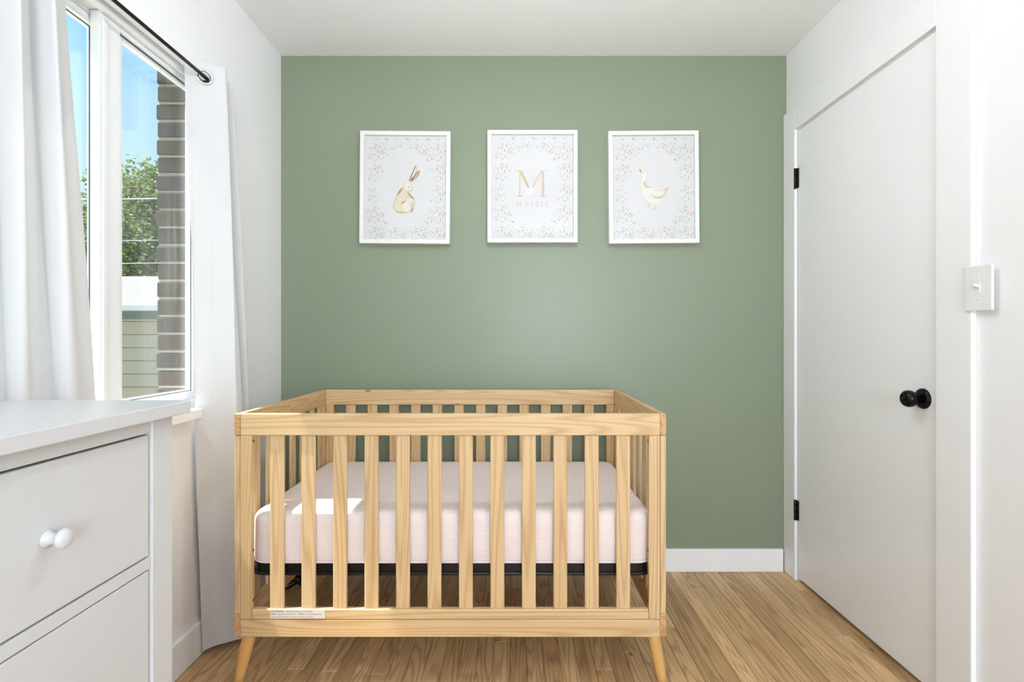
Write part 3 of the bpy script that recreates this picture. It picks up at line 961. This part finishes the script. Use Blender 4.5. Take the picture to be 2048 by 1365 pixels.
# ------------------------------------------------------------------ curtains and rod
def curtain_mesh(top, bot, z0, z1, nz, n, hole=None, sag=None, power=1.15):
    """A sheet between a top path and a bottom path in plan; HOLE = (point, radius) left open for an eyelet."""
    A = catmull([(p[0], p[1], 0) for p in top], n); B = catmull([(p[0], p[1], 0) for p in bot], n)
    vs, fs = [], []
    for j in range(nz + 1):
        t = j / nz
        z = z1 + (z0 - z1) * t
        s = t ** power
        for i, (a, b) in enumerate(zip(A, B)):
            p = a.lerp(b, s)
            wob = .006 * math.sin(5 * t + i * .23) * math.sin(math.pi * min(1, t * 1.2))
            zz = z
            if sag: zz += sag(i / (len(A) - 1)) * (t ** 3)
            vs.append((p.x + wob, p.y + wob * .6, zz))
    m = len(A)
    for j in range(nz):
        for i in range(m - 1):
            f = (j * m + i, j * m + i + 1, (j + 1) * m + i + 1, (j + 1) * m + i)
            if hole:
                c = sum((Vector(vs[k]) for k in f), Vector()) / 4
                if any((c - h_[0]).length < h_[1] for h_ in hole): continue
            fs.append(f)
    me = bpy.data.meshes.new('curtain_panel'); me.from_pydata(vs, [], fs); me.update()
    return me


ROD_X, ROD_Z = -1.040, 1.984
# far panel
top = [(-1.082, 1.742), (-1.060, 1.765), (-1.022, 1.800), (-.990, 1.822), (-1.010, 1.850), (-1.066, 1.872), (-1.050, 1.900), (-1.018, 1.925), (-1.046, 1.950), (-1.075, 1.968)]
bot = [(-1.080, 1.840), (-1.052, 1.866), (-1.008, 1.892), (-.960, 1.930), (-.980, 1.985), (-1.050, 2.010), (-1.030, 2.050), (-.985, 2.080), (-1.030, 2.120), (-1.072, 2.150)]
eye = Vector((-1.040, 1.784, 1.982))
fc = tag(empty('curtain', (-1.04, 1.90, 0.012)), 'white curtain panel hanging by the corner of the green wall behind the crib', 'curtain', 'white eyelet curtains')
cm = curtain_mesh(top, bot, .014, 2.030, 180, 20, [(eye, .0200)], sag=lambda u: .004 * math.sin(u * 9) + .010 * u)
o = link('panel', cm, M['curtain'], fc, (0, 0, 0), smooth=True)
o.location = -WL[fc]
nrm = Vector((.080, -.084, 0)).normalized(); tan_ = Vector((nrm.y * -1, nrm.x, 0)); tan_.normalize()
ring = [eye + (tan_ * math.cos(a) + Vector((0, 0, 1)) * math.sin(a)) * .0225 for a in [2 * math.pi * k / 32 for k in range(32)]]
tube('eyelet', ring, .0048, M['steel'], fc, eye, n=10, closed=True)
hemo = [(p.x, p.y, .10) for p in catmull([(q[0], q[1], 0) for q in bot], 8)]
# near panel, beside the camera
top = [(-1.050, 1.230), (-1.022, 1.195), (-1.000, 1.150), (-1.022, 1.142), (-1.050, 1.136), (-1.024, 1.105), (-1.000, 1.072), (-1.022, 1.060), (-1.050, 1.050), (-1.024, 1.010), (-1.000, .965), (-1.022, .950), (-1.050, .940), (-1.02, .90)]
bot = [(-1.056, 1.436), (-1.030, 1.340), (-1.000, 1.237), (-1.024, 1.230), (-1.052, 1.222), (-1.026, 1.150), (-1.000, 1.080), (-1.024, 1.077), (-1.052, 1.072), (-1.026, 1.020), (-1.000, .965), (-1.022, .950), (-1.050, .940), (-1.02, .90)]
nc = tag(empty('curtain', (-1.03, 1.08, 0.012)), 'white curtain panel hanging behind the white dresser', 'curtain', 'white eyelet curtains')
eyes = []
ct = catmull([(p[0], p[1], 0) for p in top], 14)
for a_, b_ in zip(ct[:-1], ct[1:]):
    if (a_.x - ROD_X) * (b_.x - ROD_X) < 0: eyes.append(Vector((ROD_X, (a_.y + b_.y) / 2, ROD_Z)))
cm = curtain_mesh(top, bot, .014, 2.030, 120, 14, [(e_, .0190) for e_ in eyes])
for e_ in eyes:
    ring = [e_ + (Vector((.72, .69, 0)) * math.cos(a) + Vector((0, 0, 1)) * math.sin(a)) * .0225 for a in [2 * math.pi * k / 24 for k in range(24)]]
    tube('eyelet', ring, .0048, M['steel'], nc, e_, n=8, closed=True)
o = link('panel', cm, M['curtain'], nc, (0, 0, 0), smooth=True)
o.location = -WL[nc]

rod = tag(empty('curtain_rod', (ROD_X, 1.4, ROD_Z)), 'thin black curtain rod above the window', 'curtain rod')
pts = [(ROD_X, .82, ROD_Z), (ROD_X, 1.2, ROD_Z), (ROD_X, 1.6, ROD_Z), (ROD_X, 1.80, ROD_Z)]
tube('pole', pts, .0056, M['black_metal'], rod, (ROD_X, 1.3, ROD_Z), n=14)
tube('return_bend', catmull([(ROD_X, 1.775, ROD_Z), (ROD_X - .001, 1.800, ROD_Z - .001), (ROD_X - .010, 1.816, ROD_Z - .002), (ROD_X - .0395, 1.822, ROD_Z - .002)], 6), .0060, M['black_metal'], rod,
     (ROD_X, 1.80, ROD_Z), n=14)
box('bracket', -1.0799, -1.0765, 1.812, 1.832, ROD_Z - .014, ROD_Z + .012, M['black_metal'], rod, bevel=.001)
box('bracket', -1.0799, ROD_X + .004, .875, .883, ROD_Z - .012, ROD_Z - .0062, M['black_metal'], rod, bevel=.001)

# ------------------------------------------------------------------ ceiling lamp (above and ahead of the camera, mirrored in the middle picture)
LX, LY, LZ = 0.120, 1.24, 2.124          # on the mirror line through the bright spot in the glass
lamp = tag(empty('ceiling_lamp', (LX, LY, ZC)), 'bare round bulb ceiling lamp mirrored in the glass of the middle picture', 'lamp')
lathe('canopy', [(0, .065), (.008, .064), (.020, .052), (.028, .030), (.030, .010)], (0, 0, -1), M['plate'], lamp, (LX, LY, ZC))
lathe('cord', [(.028, .003), (ZC - LZ - .10, .003)], (0, 0, -1), M['plate'], lamp, (LX, LY, ZC), n=12)
lathe('socket', [(0, .006), (.006, .015), (.030, .0175), (.055, .0175), (.070, .013)], (0, 0, -1), M['plate'], lamp, (LX, LY, LZ + .101), n=24)
lathe('bulb', [(0, .002), (.001, .0075), (.005, .0145), (.011, .0185), (.0205, .0205), (.030, .0185), (.036, .0145), (.040, .0075), (.041, .002)], (0, 0, -1), M['bulb'], lamp, (LX, LY, LZ + .028), n=24)

# ------------------------------------------------------------------ black cable lying behind the crib
cab = tag(empty('power_cable', (-.99, 2.36, 0.0)), 'bundled black power cable on the floor behind the crib', 'cable')
pts = []
for k in range(60):
    a = k * .42
    pts.append((-1.0 + .055 * math.cos(a) + .006 * math.sin(k * 1.7), 2.34 + .085 * math.sin(a) + .004 * math.cos(k * 2.1), .010 + .0012 * (k % 30) + .012 * abs(math.sin(a * .5))))
tube('cord', catmull(pts, 3), .005, M['black_plastic'], cab, (-.99, 2.36, 0), n=8)
box('plug_adapter', -1.045, -.975, 2.425, 2.478, 0.001, .075, M['black_plastic'], cab, bevel=.008)

# ------------------------------------------------------------------ outside
t = NT('pale_gravel'); c = t.coords()
n1 = t.noise(c, 3.0, 6, .7)
t.set(t.mix(n1, lin(158, 156, 146), lin(176, 174, 164)), 0.95, spec=0.1); M['lawn'] = t.m
tag(box('ground', -45, 20, -20, 60, -.80, -.62, M['lawn']), kind='structure')

t = NT('pale_shingle'); c = t.coords((1, 1, 1))
wv = t.node('ShaderNodeTexWave', wave_type='BANDS', bands_direction='Y'); wv.inputs['Scale'].default_value = 2.2; wv.inputs['Distortion'].default_value = 1.2
wv.inputs['Detail'].default_value = 3; wv.inputs['Detail Scale'].default_value = 4
t.l.new(c, wv.inputs['Vector'])
n1 = t.noise(c, 14, 4, .7)
col = t.mix(n1, lin(124, 123, 121), lin(148, 147, 144))
t.set(t.mix(t.math('MULTIPLY', wv.outputs[0], .6), col, lin(88, 87, 85)), .9, spec=.1); t.bump(wv.outputs[0], .4, .02); M['shingle'] = t.m
M['siding'] = paint('cream_siding', lin(162, 155, 139), .8, scale=30)
M['gutter'] = plain('grey_gutter', lin(176, 186, 190), .5)
M['eave'] = plain('dark_eave_band', lin(88, 96, 92), .7)

GY = 10.0
GZ = CAMZ + (675 - 622) * GY / F
ga = tag(empty('garage', (-9.0, GY + 2.5, -.62)), 'low garage with a pale shingle roof behind the back garden', 'garage')
GX0, GX1 = -16.0, -5.2
body = box('wall', GX0 + .3, GX1 - .3, GY + .30, GY + 5.2, -.62, GZ - .10, M['siding'], ga)
k = 0
zb = -.62
while zb < GZ - .12:
    box('board', GX0 + .3, GX1 - .3, GY + .272, GY + .30, zb, min(zb + .247, GZ - .10), M['siding'], body, bevel=.008, seg=1)
    zb += .255
RZ = CAMZ + (675 - 553) * (GY + 2.7) / F
bm = bmesh.new()
ys = [GY - .05, GY + 2.7, GY + 5.5]; zs = [GZ + .07, RZ, GZ + .07]
mid = Vector(((GX0 + GX1) / 2, GY + 2.7, GZ))
rows = []
for off in (0, -.09):
    for y, z in zip(ys, zs):
        rows.append([bm.verts.new(Vector((xx, y, z + off)) - mid) for xx in (GX0, GX1)])
for a, b in ((0, 1), (1, 2), (3, 4), (4, 5), (0, 3), (2, 5)):
    bm.faces.new((rows[a][0], rows[a][1], rows[b][1], rows[b][0]))
for s in (0, 1):
    bm.faces.new((rows[0][s], rows[1][s], rows[4][s], rows[3][s])); bm.faces.new((rows[1][s], rows[2][s], rows[5][s], rows[4][s]))
bmesh.ops.recalc_face_normals(bm, faces=bm.faces)
link('roof', to_mesh(bm, 'roof'), M['shingle'], ga, mid)
box('gutter', GX0, GX1, GY - .14, GY - .04, GZ + .0, GZ + .11, M['gutter'], ga, bevel=.01)
box('eave_band', GX0 + .1, GX1 - .1, GY - .03, GY + .27, GZ - .15, GZ - .01, M['eave'], ga)  # dark grey-green band directly below the gutter

t = NT('leaf_green'); oi = t.node('ShaderNodeAttribute', attribute_name='ink')
t.set(oi.outputs['Color'], .6, spec=.3)
tr = t.node('ShaderNodeBsdfTranslucent'); t.l.new(oi.outputs['Color'], tr.inputs[0])
mx = t.node('ShaderNodeMixShader'); mx.inputs[0].default_value = .35
t.l.new(t.p.outputs[0], mx.inputs[1]); t.l.new(tr.outputs[0], mx.inputs[2]); t.l.new(mx.outputs[0], t.out.inputs[0]); M['leaf'] = t.m
M['bark'] = plain('grey_bark', lin(104, 90, 76), .9)


def tree(name, base, blobs, nleaf, label, seed, cat='tree', group=None, leaf=.15):
    rr = random.Random(seed)
    root = tag(empty(name, base), label, cat, group)
    b = Vector(base)
    for (c, rad) in blobs:
        c = Vector(c)
        tube('branch', catmull([b + Vector((0, 0, .0)), b.lerp(c, .45) + Vector((rr.uniform(-.2, .2), 0, .3)), c], 6), [.13 - .10 * k / 12 for k in range(13)], M['bark'], root, b, n=8)
    vs, fs, cs = [], [], []
    tot = sum(r ** 2 for _, r in blobs)
    for (c, rad) in blobs:
        c = Vector(c); rad *= 1.1; cl = int(nleaf * rad ** 2 / tot / 14)
        for q in range(cl):
            d = Vector((rr.gauss(0, 1), rr.gauss(0, 1), rr.gauss(0, 1))).normalized()
            cc = c + d * rad * (rr.random() ** .45) * rr.uniform(.75, 1.12)
            for w in range(14):
                p = cc + Vector((rr.gauss(0, .16), rr.gauss(0, .16), rr.gauss(0, .13)))
                a = Vector((rr.gauss(0, 1), rr.gauss(0, 1), rr.gauss(0, .5))).normalized(); s = a.orthogonal().normalized()
                s = Matrix.Rotation(rr.uniform(0, 6.28), 3, a) @ s
                l = leaf * rr.uniform(.6, 1.25); k0 = len(vs)
                up = a.cross(s) * l * .10
                for u, v in ((0, 0), (.35, .34), (.75, .22), (1, 0), (.75, -.22), (.35, -.34)):
                    vs.append(tuple(p + a * l * u + s * l * v + up * (abs(v) * 3) - b))
                g_ = rr.random()
                col = (lin(112, 126, 74), lin(138, 148, 84), lin(90, 108, 64), lin(172, 172, 104))[min(3, int(g_ * 3.4))]
                cs += [col] * 6
                fs += [(k0, k0 + 1, k0 + 2, k0 + 3), (k0, k0 + 3, k0 + 4, k0 + 5)]
    me = bpy.data.meshes.new('foliage'); me.from_pydata(vs, [], fs); me.update()
    at = me.color_attributes.new('ink', 'FLOAT_COLOR', 'POINT')
    for i, c in enumerate(cs): at.data[i].color = c
    o = link('foliage', me, M['leaf'], root, b)
    o['kind'] = 'stuff'
    return root


TY = 19.2
def tp(u, v, dy=0.0): return tuple(px(u, v, TY + dy))
tree('tree', tuple(px(270, 620, TY)[:2]) + (-.62,),
     [(tp(325, 400), 1.35), (tp(295, 450, -.6), 1.5), (tp(250, 420, .4), 1.35), (tp(345, 480), 1.6), (tp(262, 500), 1.5), (tp(310, 370, .3), .75), (tp(205, 455, .5), 1.2), (tp(320, 540, -.3), 1.5), (tp(240, 550), 1.4), (tp(180, 530), 1.0)],
     19000, 'leafy green tree rising behind the garage roof', 5)

M['pole'] = plain('weathered_pole', lin(120, 104, 88), .9)
poles = []
for (u, lab) in ((-330, 'wooden utility pole carrying the overhead wires, beyond the curtain'), (430, 'wooden utility pole carrying the overhead wires, behind the brick wall')):
    b = px(u, 675, 15.9); b.z = -.62
    p = tag(empty('utility_pole', b), lab, 'utility pole', 'utility poles')
    tube('post', [b, b + Vector((0, 0, 3)), b + Vector((0, 0, 7.2))], [.14, .125, .11], M['pole'], p, b, n=12)
    for v in (400, 482, 527):
        zz = px(0, v, 15.9).z
        lathe('insulator', [(0, .03), (.04, .05), (.08, .03), (.12, .045), (.15, .02)], (0, -1, 0), M['gutter'], p, (b.x, b.y - .11, zz), n=12)
    poles.append(b)
for (v, r) in ((400, .017), (482, .007), (527, .010)):
    zz = px(0, v, 15.9).z
    a, b = [Vector((q.x, q.y - .25, zz)) for q in poles]
    sag = .06
    pts = [a.lerp(b, k / 16) - Vector((0, 0, sag * (1 - (k / 8 - 1) ** 2))) for k in range(17)]
    lab = {400: 'thick pale overhead wire crossing the upper tree crown', 482: 'thin faint overhead wire, the middle of three across the tree', 527: 'thin overhead wire just above the garage roof ridge'}[v]
    tag(tube('overhead_wire', pts, r, M['gutter'], None, pts[8], n=6), lab, 'wire', 'overhead wires across the tree')
